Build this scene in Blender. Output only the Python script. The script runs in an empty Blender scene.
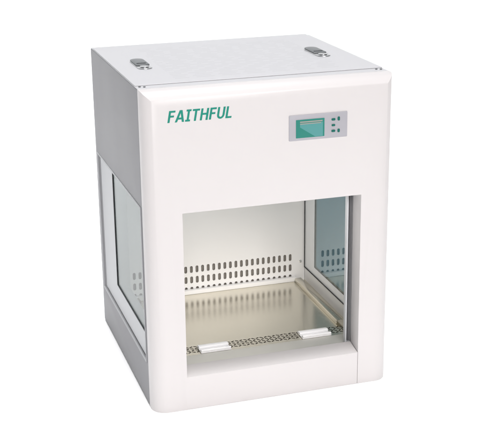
import bpy, bmesh, math, random
from mathutils import Vector, Matrix
random.seed(4)
S = bpy.context.scene
COL = S.collection

# ------------------------------------------------------------------ camera
cam_d = bpy.data.cameras.new("camera"); cam = bpy.data.objects.new("camera", cam_d); COL.objects.link(cam)
ya, pi_, ro = map(math.radians, (17.13945035, 18.42446835, -0.7381167))
F = Vector((math.sin(ya)*math.cos(pi_), math.cos(ya)*math.cos(pi_), -math.sin(pi_)))
R = Vector((math.cos(ya), -math.sin(ya), 0)); U = R.cross(F)
R2 = R*math.cos(ro)+U*math.sin(ro); U2 = U*math.cos(ro)-R*math.sin(ro)
M = Matrix((R2, U2, -F)).transposed().to_4x4()
M.translation = Vector((-0.53542925, -2.44128512, 1.30772647))
cam.matrix_world = M
cam_d.sensor_width = 36; cam_d.lens = 1174.72/480*36; cam_d.clip_start = .05; cam_d.clip_end = 100
S.camera = cam

# ------------------------------------------------------------------ world, lamps, exposure
w = bpy.data.worlds.new("World"); S.world = w; w.use_nodes = True
bg = w.node_tree.nodes["Background"]
bg.inputs[0].default_value = (.93, .97, 1, 1); bg.inputs[1].default_value = .07
S.view_settings.view_transform = 'Standard'; S.view_settings.look = 'None'
S.view_settings.exposure = 0; S.view_settings.gamma = 1

def lamp(name, loc, target, sx, sy, power, col=(1, 1, 1), spread=180):
    d = bpy.data.lights.new(name, 'AREA'); d.shape = 'RECTANGLE'; d.size = sx; d.size_y = sy
    d.energy = power; d.color = col; d.spread = math.radians(spread)
    o = bpy.data.objects.new(name, d); COL.objects.link(o); o.location = loc
    o.rotation_euler = (Vector(target)-Vector(loc)).to_track_quat('-Z', 'Y').to_euler()
    return o
lamp("overhead_softbox", (.3, .0, 3.6), (.3, .0, 0), 12.0, 6.5, 276, (.98, .985, 1), 22)
lamp("front_softbox", (.05, -3.6, 2.3), (.3, 0, .35), 2.4, 1.6, 39, (1, .965, .955), 90)
lamp("backdrop_softbox", (.6, 1.2, 3.2), (.9, 2.75, .6), 11.0, .8, 41, (1, 1, 1), 100)
# unseen lamp added under the header to brighten the cabinet's inside
lamp("interior_fill_lamp", (.27, .17, .495), (.34, .36, .12), .42, .06, .46, (1, .985, .95))

# ------------------------------------------------------------------ materials
def mat(name, col, rough=.4, metal=0, bump=0, bscale=400, coat=0, var=0, vscale=6, spec=.5, aniso=0, stretch=None):
    m = bpy.data.materials.new(name); m.use_nodes = True
    nt = m.node_tree; b = nt.nodes["Principled BSDF"]
    b.inputs["Base Color"].default_value = (*col, 1); b.inputs["Roughness"].default_value = rough
    b.inputs["Metallic"].default_value = metal; b.inputs["Coat Weight"].default_value = coat
    b.inputs["Specular IOR Level"].default_value = spec
    b.inputs["Anisotropic"].default_value = aniso
    tc = nt.nodes.new("ShaderNodeTexCoord"); mp = nt.nodes.new("ShaderNodeMapping")
    nt.links.new(tc.outputs["Object"], mp.inputs[0])
    if stretch: mp.inputs["Scale"].default_value = stretch
    if bump:
        n = nt.nodes.new("ShaderNodeTexNoise"); n.inputs["Scale"].default_value = bscale
        n.inputs["Detail"].default_value = 3
        nt.links.new(mp.outputs[0], n.inputs["Vector"])
        bp = nt.nodes.new("ShaderNodeBump"); bp.inputs["Strength"].default_value = bump; bp.inputs["Distance"].default_value = .001
        nt.links.new(n.outputs[0], bp.inputs["Height"]); nt.links.new(bp.outputs[0], b.inputs["Normal"])
    if var:
        n = nt.nodes.new("ShaderNodeTexNoise"); n.inputs["Scale"].default_value = vscale; n.inputs["Detail"].default_value = 4
        nt.links.new(mp.outputs[0], n.inputs["Vector"])
        r = nt.nodes.new("ShaderNodeMapRange"); r.inputs[3].default_value = rough-var; r.inputs[4].default_value = rough+var
        nt.links.new(n.outputs[0], r.inputs[0]); nt.links.new(r.outputs[0], b.inputs["Roughness"])
    return m
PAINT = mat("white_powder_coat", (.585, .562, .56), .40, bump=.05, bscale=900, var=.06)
PAINTS = mat("shaded_side_powder_coat", (.222, .222, .234), .5, bump=.06, bscale=900, var=.05, spec=.3)  # white coat darkened, the shade of the side put into its colour
PAINT2 = mat("grey_white_powder_coat", (.475, .475, .49), .45, bump=.06, bscale=900, var=.05)
INNER = mat("white_inner_paint", (.85, .84, .825), .38, bump=.04, bscale=700, var=.05)
TRIM = mat("pale_grey_trim", (.36, .365, .38), .45, bump=.04, spec=.3)
FRAMEO = mat("dimmed_window_frame_paint", (.56, .57, .585), .45, bump=.04, bscale=700, spec=.3)  # white frame coat toned down, its weaker light put into the colour
FRAME = mat("white_window_frame_paint", (.84, .85, .855), .4, bump=.04, bscale=700)
GASKET = mat("black_rubber", (.025, .028, .03), .6, bump=.1)
STEEL = mat("brushed_stainless_steel", (.72, .685, .59), .19, 1, bump=.04, bscale=60, var=.05, vscale=14, stretch=(1, 30, 1))
LEDGE = mat("satin_stainless_ledge", (.70, .69, .65), .5, .55, bump=.04, bscale=60, var=.04, stretch=(1, 30, 1))
CHROME = mat("polished_steel", (.78, .78, .78), .14, 1, bump=.02)
LATCH = mat("dark_grey_latch_plastic", (.13, .14, .145), .42, bump=.05)
LATCHM = mat("satin_latch_metal", (.58, .59, .60), .3, 1, bump=.03)
SEAL = mat("grey_seal_rubber", (.11, .11, .115), .6, bump=.1)
DARKP = mat("charcoal_plastic", (.05, .055, .06), .45, bump=.05)
TEAL = mat("teal_print", (.013, .215, .16), .5, bump=.03, spec=.2)
PANEL = mat("silver_grey_membrane", (.355, .35, .38), .45, bump=.05, spec=.3)
BTN = mat("dark_teal_button", (.008, .115, .092), .4, bump=.05, spec=.2)
CATCHP = mat("grey_catch_plate", (.23, .21, .185), .9, bump=.3, bscale=300)
DARK = mat("dark_cavity", (.58, .54, .46), .8, bump=.1)
ACRYL = mat("milky_acrylic", (.90, .90, .91), .22, coat=.3, bump=.02)
FLOORM = mat("white_sweep_paper", (.97, .97, .97), .75, bump=.05, bscale=300)

def screen_mat(name, col, e):
    m = mat(name, tuple(c*.3 for c in col), .25, bump=.01)
    b = m.node_tree.nodes["Principled BSDF"]
    b.inputs["Emission Color"].default_value = (*col, 1); b.inputs["Emission Strength"].default_value = e
    return m
LCD = screen_mat("teal_display", (.012, .24, .19), .62)
LCD_GLARE = screen_mat("pale_teal_glare", (.09, .34, .335), .62)
LCD3 = screen_mat("grey_display_text", (.36, .36, .33), .62)

def glass(name, tint, refl, rcol=(1, 1, 1), fk=1):
    m = bpy.data.materials.new(name); m.use_nodes = True; nt = m.node_tree
    for n in list(nt.nodes): nt.nodes.remove(n)
    out = nt.nodes.new("ShaderNodeOutputMaterial"); mix = nt.nodes.new("ShaderNodeMixShader")
    t = nt.nodes.new("ShaderNodeBsdfTransparent"); t.inputs[0].default_value = (*tint, 1)
    g = nt.nodes.new("ShaderNodeBsdfGlossy"); g.inputs["Roughness"].default_value = .015; g.inputs[0].default_value = (*rcol, 1)
    lw = nt.nodes.new("ShaderNodeLayerWeight"); lw.inputs[0].default_value = .5
    pw = nt.nodes.new("ShaderNodeMath"); pw.operation = 'POWER'; pw.inputs[1].default_value = 6
    ad = nt.nodes.new("ShaderNodeMath"); ad.operation = 'ADD'; ad.use_clamp = True; ad.inputs[1].default_value = refl
    nt.links.new(lw.outputs["Facing"], pw.inputs[0]); ml = nt.nodes.new("ShaderNodeMath"); ml.operation = 'MULTIPLY'; ml.inputs[1].default_value = fk
    nt.links.new(pw.outputs[0], ml.inputs[0]); nt.links.new(ml.outputs[0], ad.inputs[0]); nt.links.new(ad.outputs[0], mix.inputs[0])
    nt.links.new(t.outputs[0], mix.inputs[1]); nt.links.new(g.outputs[0], mix.inputs[2]); nt.links.new(mix.outputs[0], out.inputs[0])
    return m
GLASS = glass("clear_glass", (.70, .73, .74), .015, fk=.4)
GLASST = glass("darkened_teal_glass", (.22, .305, .335), .22, (.90, .97, .96))  # same glass, darkened tint stands in for dark surroundings beyond the pane

# ------------------------------------------------------------------ helpers
def box(bm, x0, x1, y0, y1, z0, z1):
    v = [bm.verts.new(p) for p in ((x0,y0,z0),(x1,y0,z0),(x1,y1,z0),(x0,y1,z0),(x0,y0,z1),(x1,y0,z1),(x1,y1,z1),(x0,y1,z1))]
    for f in ((3,2,1,0),(4,5,6,7),(0,1,5,4),(1,2,6,5),(2,3,7,6),(3,0,4,7)): bm.faces.new([v[i] for i in f])
    return v
def prism(bm, pts, ax, a0, a1):
    """extrude a 2-D outline along axis ax ('x','y','z') from a0 to a1"""
    def P(p, a): return {'x': (a, p[0], p[1]), 'y': (p[0], a, p[1]), 'z': (p[0], p[1], a)}[ax]
    A = [bm.verts.new(P(p, a0)) for p in pts]; B = [bm.verts.new(P(p, a1)) for p in pts]
    bm.faces.new(A[::-1]); bm.faces.new(B)
    n = len(pts)
    for i in range(n): bm.faces.new((A[i], A[(i+1) % n], B[(i+1) % n], B[i]))
def stadium(cx, cy, L, W, ang=0, seg=8):
    """rounded slot, long axis along first coordinate before rotation"""
    r = W/2; h = L/2-r; pts = []
    for i in range(seg+1):
        t = -math.pi/2+math.pi*i/seg; pts.append((h+r*math.cos(t), r*math.sin(t)))
    for i in range(seg+1):
        t = math.pi/2+math.pi*i/seg; pts.append((-h+r*math.cos(t), r*math.sin(t)))
    c, s = math.cos(ang), math.sin(ang)
    return [(cx+c*x-s*y, cy+s*x+c*y) for x, y in pts]
def rrect(x0, x1, y0, y1, r, seg=5):
    pts = []
    for cx, cy, t0 in ((x1-r, y0+r, -90), (x1-r, y1-r, 0), (x0+r, y1-r, 90), (x0+r, y0+r, 180)):
        for i in range(seg+1):
            t = math.radians(t0+90*i/seg); pts.append((cx+r*math.cos(t), cy+r*math.sin(t)))
    return pts
def obj(name, bm, m, parent=None, bevel=0, cut=None, seg=2, smooth=35):
    bmesh.ops.recalc_face_normals(bm, faces=bm.faces)
    me = bpy.data.meshes.new(name); bm.to_mesh(me); bm.free()
    o = bpy.data.objects.new(name, me); COL.objects.link(o)
    tmp = None
    if cut is not None:
        bmesh.ops.recalc_face_normals(cut, faces=cut.faces)
        cm = bpy.data.meshes.new("cut"); cut.to_mesh(cm); cut.free()
        tmp = bpy.data.objects.new("cut", cm); COL.objects.link(tmp)
        b = o.modifiers.new("b", 'BOOLEAN'); b.operation = 'DIFFERENCE'; b.object = tmp; b.solver = 'EXACT'; b.use_self = True
    if bevel:
        b = o.modifiers.new("v", 'BEVEL'); b.width = bevel; b.segments = seg; b.limit_method = 'ANGLE'
        b.angle_limit = math.radians(40); b.use_clamp_overlap = True
    if o.modifiers:
        dg = bpy.context.evaluated_depsgraph_get(); dg.update()
        n = bpy.data.meshes.new_from_object(o.evaluated_get(dg))
        o.modifiers.clear(); o.data = n; bpy.data.meshes.remove(me); n.name = name
        if tmp:
            cm = tmp.data; bpy.data.objects.remove(tmp); bpy.data.meshes.remove(cm)
    o.data.materials.clear(); o.data.materials.append(m)
    o.data.shade_smooth(); o.data.set_sharp_from_angle(angle=math.radians(smooth))
    if parent: o.parent = parent
    return o
def NB(): return bmesh.new()

# ------------------------------------------------------------------ setting: white sweep
bm = NB()
prof = [(-5.0, 0), (1.9, 0)] + [(1.9+.9*math.sin(t), .9-.9*math.cos(t)) for t in [math.radians(a) for a in range(6, 91, 6)]] + [(2.8, 3.6)]
ZG = -.003
A = [bm.verts.new((-8, y, z+ZG)) for y, z in prof]; B = [bm.verts.new((9, y, z+ZG)) for y, z in prof]
for i in range(len(prof)-1): bm.faces.new((A[i], B[i], B[i+1], A[i+1]))
g = obj("ground", bm, FLOORM); g["kind"] = "structure"

# ------------------------------------------------------------------ the cabinet
W, D, H = .600, .605, .770
X1, X2, Z1, Z2 = .082, .517, .091, .489
SH = .048            # depth of the front shell
cab = bpy.data.objects.new("clean_bench", None); COL.objects.link(cab)
cab["label"] = "white benchtop clean air cabinet with an open front and teal control display"
cab["category"] = "lab cabinet"

# front shell: inverted U with rounded front edges
bm = NB(); box(bm, 0, W, 0, SH, -.003, H)
ed = []
for e in bm.edges:
    a, b = (v.co for v in e.verts)
    if abs(a.y) < 1e-6 and abs(b.y) < 1e-6 and not (a.z < 0 and b.z < 0): ed.append(e)
bmesh.ops.bevel(bm, geom=ed, offset=.036, segments=12, profile=.5, affect='EDGES')
cut = NB(); prism(cut, [(-.1, Z1-.009), (0, Z1-.009), (SH+.001, Z1+.001), (.2, Z1+.001), (.2, Z2), (-.1, Z2)], 'x', X1, X2)
box(cut, X2-.0008, X2+.0003, -.1, .2, -.1, Z1+.01)          # seam at the right post
box(cut, X1-.001, X2-.0004, -.12, .22, -.12, -.0024)         # the sill stands a little higher than the posts
obj("front_shell", bm, PAINT, cab, bevel=.0016, cut=cut, smooth=30)
# side panels with splayed window openings
OY0, OY1, OZ0, OZ1 = .064, .578, .110, .490       # outer edge of the opening
GY0, GY1, GZ0, GZ1 = .105, .478, .146, .474       # at the glass
IY0, IY1, IZ0, IZ1 = .085, .518, .118, .480       # inner edge
def ring(bm, loops):
    """closed tube of rectangular loops [(x, y0, y1, z0, z1)] joined in order"""
    vs = []
    for x, a, b, c, d in loops: vs.append([bm.verts.new(p) for p in ((x,a,c),(x,b,c),(x,b,d),(x,a,d))])
    n = len(vs)
    for i in range(n):
        p, q = vs[i], vs[(i+1) % n]
        for k in range(4): bm.faces.new((p[k], p[(k+1) % 4], q[(k+1) % 4], q[k]))
for side in (0, 1):
    sx = (lambda x: x) if side == 0 else (lambda x: W-x)
    bm = NB()
    yb = SH+.0012
    ring(bm, [(sx(0), yb, D, 0, H-.002), (sx(0), OY0, OY1, OZ0, OZ1), (sx(.0035), OY0+.004, OY1-.014, OZ0+.004, OZ1-.004),
              (sx(.012), yb, D, 0, H-.002)])
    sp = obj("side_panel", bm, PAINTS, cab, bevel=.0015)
    # window frame: splayed outer ring dimmed in its colour, white splayed inner ring, pane between them
    GY1, GZ0 = (.460, .154) if side == 0 else (.455, .136)
    PX, TX = (.0135, .0600) if side == 0 else (.0215, .0305)      # pane depth, wall thickness
    bm = NB()
    ring(bm, [(sx(.0037), OY0+.0045, OY1-.0145, OZ0+.0045, OZ1-.0045), (sx(PX), GY0, GY1, GZ0, GZ1), (sx(PX+.0013), GY0, GY1, GZ0, GZ1),
              (sx(PX+.0013), OY0+.0010, OY1+.004, OZ0-.003, OZ1+.004), (sx(.0124), OY0+.0010, OY1+.004, OZ0-.003, OZ1+.004)])
    wf = obj("side_window", bm, FRAMEO, cab)
    bm = NB()
    ring(bm, [(sx(PX+.0037), GY0, GY1, GZ0, GZ1), (sx(TX), IY0, IY1, IZ0, IZ1), (sx(TX), IY0-.004, IY1+.0005, IZ0-.002, IZ1+.004),
              (sx(PX+.0037), IY0-.004, IY1+.0005, IZ0-.002, IZ1+.004)])
    obj("inner_frame", bm, FRAME, wf)
    bm = NB(); t_ = .0045   # thin raised trim round the opening
    ring(bm, [(sx(-.0016), OY0-t_, OY1+t_, OZ0-t_, OZ1+t_), (sx(-.0016), OY0+.001, OY1-.001, OZ0+.001, OZ1-.001),
              (sx(.0012), OY0+.002, OY1-.002, OZ0+.002, OZ1-.002), (sx(-.0001), OY0-t_, OY1+t_, OZ0-t_, OZ1+t_)])
    obj("trim", bm, TRIM, wf, bevel=.0006)
    bm = NB(); box(bm, sx(PX+.0019), sx(PX+.0031), GY0-.003, GY1+.003, GZ0-.003, GZ1+.003)
    obj("pane", bm, GLASS if side == 0 else GLASST, wf)
    bm = NB()   # black gasket round the pane and along the inner frame edge
    for xa, a, b, c, d, t in ((PX-.0005, GY0, GY1, GZ0, GZ1, .0035), (.0312, IY0-.004, IY1, IZ0-.002, IZ1+.004, .003))[:1+side]:
        ring(bm, [(sx(xa), a, b, c, d), (sx(xa), a+t, b-t, c+t, d-t), (sx(xa+.0014), a+t, b-t, c+t, d-t), (sx(xa+.0014), a, b, c, d)])
    obj("gasket", bm, GASKET, wf)
    # inner liner round the window
    bm = NB()
    ring(bm, [(sx(TX-.0005), .053, .5195, .066, .505), (sx(TX-.0005), IY0-.0042, IY1+.0008, IZ0-.0022, IZ1+.0042),
              (sx(TX-.0020), IY0-.0042, IY1+.0008, IZ0-.0022, IZ1+.0042), (sx(TX-.0020), .053, .5195, .066, .505)])
    obj("inner_liner", bm, INNER, cab)
    # vertical guide channel just behind the front shell
    bm = NB(); xa, xb = sorted((sx(.0905), sx(TX+.0002)))
    box(bm, xa, xb, .0600, .0630, .081, .500)
    c0, c1 = sorted((sx(.0948), sx(.0918)))
    box(bm, c0, c1, .0545, .068, .081, .500)
    obj("door_guide", bm, FRAMEO, cab, bevel=.0006)
    bm = NB(); a, b = sorted((sx(.0890), sx(.0835))); box(bm, a, b, .0540, .0595, .092, .488)
    obj("guide_seal", bm, SEAL, cab)

# back, base, ceiling of the work space
bm = NB(); box(bm, .0125, W-.0125, D-.006, D-.0005, .001, H-.003); obj("back_panel", bm, PAINT2, cab)
bm = NB(); box(bm, .0125, W-.0125, .0535, D-.0065, .004, .010); obj("base_plate", bm, DARK, cab)
bm = NB(); box(bm, .0305, W-.0305, .0535, .5195, .5055, .512); obj("ceiling_diffuser", bm, INNER, cab)
bm = NB(); box(bm, .0305, W-.0305, .520, .5215, .0625, .505)
cut = NB()
for r_, zc in enumerate((.149, .1180, .087)):
    for k in range(29):
        prism(cut, [(p[1], p[0]) for p in stadium(zc, .526-.0162*k, .0205, .0082)], 'y', .5, .54)
bw = obj("back_wall", bm, INNER, cab, cut=cut)
bm = NB(); box(bm, .032, W-.032, .526, .529, .064, .5); obj("light_catch_plate", bm, CATCHP, cab)  # added plate, catches light so the slots turn less black
def screw(x, y, z, ax, r, h, m, par):
    bm = NB()
    pts = [(r*math.cos(t*.449), r*math.sin(t*.449)) for t in range(14)]
    if ax == 'y': prism(bm, [(x+p, z+q) for p, q in pts], 'y', y-h, y)
    else: prism(bm, [(x+p, y+q) for p, q in pts], 'z', z, z+h)
    obj("screw", bm, m, par, bevel=.0006)
for xs, zs in ((.557, .318), (.557, .135)): screw(xs, .5199, zs, 'y', .0042, .0022, CHROME, bw)

# stainless work tray with perforated front grille and folded edges
FZ = .080
bm = NB(); box(bm, .0612, .549, .0545, .508, FZ-.0015, FZ)
cut = NB()
for r_, yc in enumerate((.1365, .1465, .1565, .1665)):
    for k in range(44):
        ang = math.radians(32 if (k+r_) % 2 else -32)
        prism(cut, stadium(.0705+.0109*k, yc, .0100, .0040, ang, 4), 'z', FZ-.02, FZ+.02)
tray = obj("work_tray", bm, STEEL, cab, cut=cut)
bm = NB(); prism(bm, [(.5055, FZ+.0002), (.5080, FZ+.0002), (.5080, FZ+.0105), (.5185, FZ+.0105), (.5185, FZ+.0120), (.5055, FZ+.0120)], 'x', .0625, .540)
obj("back_lip", bm, INNER, tray, bevel=.0012)  # steel lip in white paint, its bright highlight put into the colour
for s in (0, 1):
    sx = (lambda x: x+.0155) if s == 0 else (lambda x: W-x)
    bm = NB()
    prism(bm, [(sx(.0670), FZ+.0002), (sx(.0645), FZ+.0105), (sx(.0470), FZ+.0110), (sx(.0470), FZ+.0098), (sx(.0630), FZ+.0092), (sx(.0650), FZ+.0002)], 'y', .185, .5045)
    obj("side_rail", bm, STEEL, tray, bevel=.0008)
    if s == 0: continue
    bm = NB(); a, b = sorted((sx(.0305), sx(.0500)))
    box(bm, a, b, .0545, .5195, FZ-.008, FZ-.003)
    obj("tray_support", bm, STEEL, tray)
bm = NB(); box(bm, .0615, W-.0505, .0560, .1170, FZ+.0004, FZ+.0018)
obj("front_ledge", bm, LEDGE, tray, bevel=.0006)
# milky acrylic tray handles on the grille
for x0 in (.150, .417):
    bm = NB()
    box(bm, x0, x0+.078, .120, .162, FZ+.0006, FZ+.0032)
    th = obj("tray_handle", bm, ACRYL, tray, bevel=.0008)
    bm = NB(); prism(bm, [(.1205, FZ+.0034), (.1195, FZ+.0080), (.1235, FZ+.0098), (.1285, FZ+.0085), (.1300, FZ+.0034)], 'x', x0+.0005, x0+.0775)
    obj("grip_ridge", bm, ACRYL, th, bevel=.0008)
    bm = NB(); prism(bm, [(.143, FZ+.0034), (.1425, FZ+.0075), (.1465, FZ+.0095), (.1600, FZ+.0070), (.1610, FZ+.0034)], 'x', x0+.0005, x0+.0775)
    obj("grip_ridge", bm, ACRYL, th, bevel=.0008)

# ------------------------------------------------------------------ top
bm = NB(); box(bm, .0008, W-.0008, SH+.0012, D-.0005, H-.0018, H+.0)
top = obj("top_cover", bm, PAINT2, cab, bevel=.0008)
VENT = mat("perforated_white_paint", (.475, .475, .49), .45)
nt = VENT.node_tree; b = nt.nodes["Principled BSDF"]
tc = [n for n in nt.nodes if n.type == 'TEX_COORD'][0]
sep = nt.nodes.new("ShaderNodeSeparateXYZ"); nt.links.new(tc.outputs["Object"], sep.inputs[0])
def mth(op, a, b_=None, c=None):
    n = nt.nodes.new("ShaderNodeMath"); n.operation = op
    for i, v in enumerate((a, b_, c)):
        if v is None: continue
        if isinstance(v, (int, float)): n.inputs[i].default_value = v
        else: nt.links.new(v, n.inputs[i])
    return n.outputs[0]
row = mth('DIVIDE', sep.outputs[1], .0165)
wn = nt.nodes.new("ShaderNodeTexWhiteNoise"); wn.noise_dimensions = '1D'
nt.links.new(mth('FLOOR', row), wn.inputs["W"]); sh = wn.outputs["Value"]
u = mth('ABSOLUTE', mth('SUBTRACT', mth('FRACT', mth('ADD', mth('DIVIDE', sep.outputs[0], .061), sh)), .5))
v = mth('ABSOLUTE', mth('SUBTRACT', mth('FRACT', row), .5))
hole = mth('MULTIPLY', mth('LESS_THAN', u, .36), mth('LESS_THAN', v, .15))
inx = mth('LESS_THAN', mth('ABSOLUTE', mth('SUBTRACT', sep.outputs[0], .31)), .205)
iny = mth('LESS_THAN', mth('ABSOLUTE', mth('SUBTRACT', sep.outputs[1], .32)), .20)
hole = mth('MULTIPLY', hole, mth('MULTIPLY', inx, iny))
mx = nt.nodes.new("ShaderNodeMix"); mx.data_type = 'RGBA'
mx.inputs[6].default_value = (.475, .475, .49, 1); mx.inputs[7].default_value = (.42, .42, .435, 1)
nt.links.new(hole, mx.inputs[0]); nt.links.new(mx.outputs[2], b.inputs["Base Color"])
bpn = nt.nodes.new("ShaderNodeBump"); bpn.inputs["Strength"].default_value = .5; bpn.inputs["Distance"].default_value = .001; bpn.invert = True
nt.links.new(hole, bpn.inputs["Height"]); nt.links.new(bpn.outputs[0], b.inputs["Normal"])
bm = NB(); box(bm, .0014, W-.0014, .080, .574, H+.0002, H+.0024)
lid = obj("filter_lid", bm, VENT, cab, bevel=.0018, seg=3)
HZ = H+.0025
for xc in (.068, .522):
    bm = NB(); prism(bm, stadium(xc, .310, .122, .0355, math.pi/2, 10), 'z', HZ, HZ+.0022)
    la = obj("lid_latch", bm, LATCHM, lid, bevel=.0009)
    bm = NB()
    pts = [(xc+.0167, .288)] + [p for p in stadium(xc, .3115, .118, .0335, math.pi/2, 10) if p[1] > .33] + [(xc-.0167, .288)]
    prism(bm, pts, 'z', HZ+.0023, HZ+.0052)
    obj("latch_lever", bm, LATCH, la, bevel=.0012)
    bm = NB(); prism(bm, stadium(xc, .272, .026, .022, math.pi/2, 8), 'z', HZ+.0023, HZ+.0042)
    obj("latch_pin", bm, LATCHM, la, bevel=.0014)
    bm = NB(); prism(bm, stadium(xc, .304, .024, .007, 0, 8), 'z', HZ+.0053, HZ+.0064)
    obj("latch_grip", bm, DARKP, la, bevel=.0004)
for xs, ys in ((.010, .068), (.020, .064), (.578, .068), (.588, .064)): screw(xs, ys, H+.0002, 'z', .0028, .002, LATCH, top)

# ------------------------------------------------------------------ lettering
def stroke(bm, p, q, t, y0, y1, sh):
    (x0, z0), (x1, z1) = p, q
    if abs(z1-z0) < .2: t = t*.78
    if abs(z1-z0) > .9:
        e = t/2*math.hypot(x1-x0, 1)
        prism(bm, [sh(a) for a in ((x0+e, z0), (x0-e, z0), (x1-e, z1), (x1+e, z1))], 'y', y0, y1)
        return
    d = Vector((x1-x0, z1-z0)).normalized(); n = Vector((-d.y, d.x))*t/2
    pts = [(x0+n.x, z0+n.y), (x0-n.x, z0-n.y), (x1-n.x, z1-n.y), (x1+n.x, z1+n.y)]
    prism(bm, [sh(a) for a in pts], 'y', y0, y1)
def letters(word, x0, z0, h, wid, yf):
    bm = NB(); t = .2
    k = [0]
    defs = {
     'F': (.60, [((0+t/2,0),(t/2,1)), ((t,1-t*.39),(.60,1-t*.39)), ((t,.52),(.53,.52))]),
     'A': (.80, [((.07,0),(.37,1)), ((.73,0),(.43,1)), ((.20,.30),(.60,.30))]),
     'I': (.46, [((.23,0),(.23,1)), ((0,t*.36),(.46,t*.36)), ((0,1-t*.36),(.46,1-t*.36))]),
     'T': (.68, [((.34,0),(.34,1)), ((0,1-t*.39),(.68,1-t*.39))]),
     'H': (.74, [((t/2,0),(t/2,1)), ((.74-t/2,0),(.74-t/2,1)), ((t,.53),(.74-t,.53))]),
     'L': (.58, [((t/2,0),(t/2,1)), ((t,t*.39),(.58,t*.39))]),
     'U': (.72, None)}
    gap = .125
    tot = sum(defs[c][0] for c in word)+gap*(len(word)-1)
    s = wid/(tot+.2); x = 0
    i = 0
    for c in word:
        wd, st = defs[c]
        def shf(p, x=x): return (x0+(x+p[0]+.2*p[1])*s, z0+p[1]*h)
        if st is None:
            out = [(0, 1), (0, .34)] + [(wd/2-wd/2*math.cos(a), .34-.34*math.sin(a)) for a in [math.pi*j/12 for j in range(1, 12)]] + [(wd, .34), (wd, 1)]
            r = wd/2-t
            inn = [(wd-t, 1), (wd-t, .34)] + [(wd/2+r*math.cos(a), .34-(.34-t*.8)*math.sin(a)) for a in [math.pi*j/12 for j in range(1, 12)]] + [(t, .34), (t, 1)]
            # build the U as quads between outer and inner outline
            inn = inn[::-1]
            for j in range(len(out)-1):
                prism(bm, [shf(q) for q in (out[j], out[j+1], inn[j+1], inn[j])], 'y', yf-.0004, yf+.0004)
        else:
            for j, (p, q) in enumerate(st):
                i += 1
                stroke(bm, p, q, t, yf-.0004-.00003*j, yf+.0004, shf)
        x += wd+gap
    return bm
obj("lettering", letters("FAITHFUL", .054, .7005, .0265, .151, 0), TEAL, cab)

# ------------------------------------------------------------------ control panel
bm = NB(); prism(bm, rrect(.336, .478, .634, .6935, .002), 'y', -.0016, .0005)
cp = obj("control_panel", bm, PANEL, cab, bevel=.0004)
bm = NB(); prism(bm, rrect(.3525, .4215, .640, .6825, .001), 'y', -.0024, -.0017)
scr = obj("display_screen", bm, LCD, cp)
bm = NB(); prism(bm, [(.362, .672), (.362, .665), (.399, .641), (.4175, .641), (.4175, .674)], 'y', -.0028, -.0025); obj("display_glare", bm, LCD_GLARE, scr)  # reflected glare on the display, painted as a glowing polygon
bm = NB()
box(bm, .362, .4165, -.0030, -.0025, .6755, .6785); box(bm, .362, .4130, -.0030, -.0025, .6715, .6737)
for i in range(16): box(bm, .363+.0033*i, .365+.0033*i, -.0032, -.00305, .6759, .6781)
obj("display_text", bm, LCD3, scr)
for xc, zc, hx, hz in ((.4435, .6770, .0095, .0055), (.4565, .6780, .0058, .0095), (.4435, .6635, .0088, .0050), (.4435, .6500, .0095, .0055), (.4565, .6500, .0058, .0085)):
    bm = NB(); prism(bm, rrect(xc-hx/2, xc+hx/2, zc-hz/2, zc+hz/2, min(hx, hz)*.42), 'y', -.0028, -.0017)
    obj("button", bm, BTN, cp, bevel=.0004)
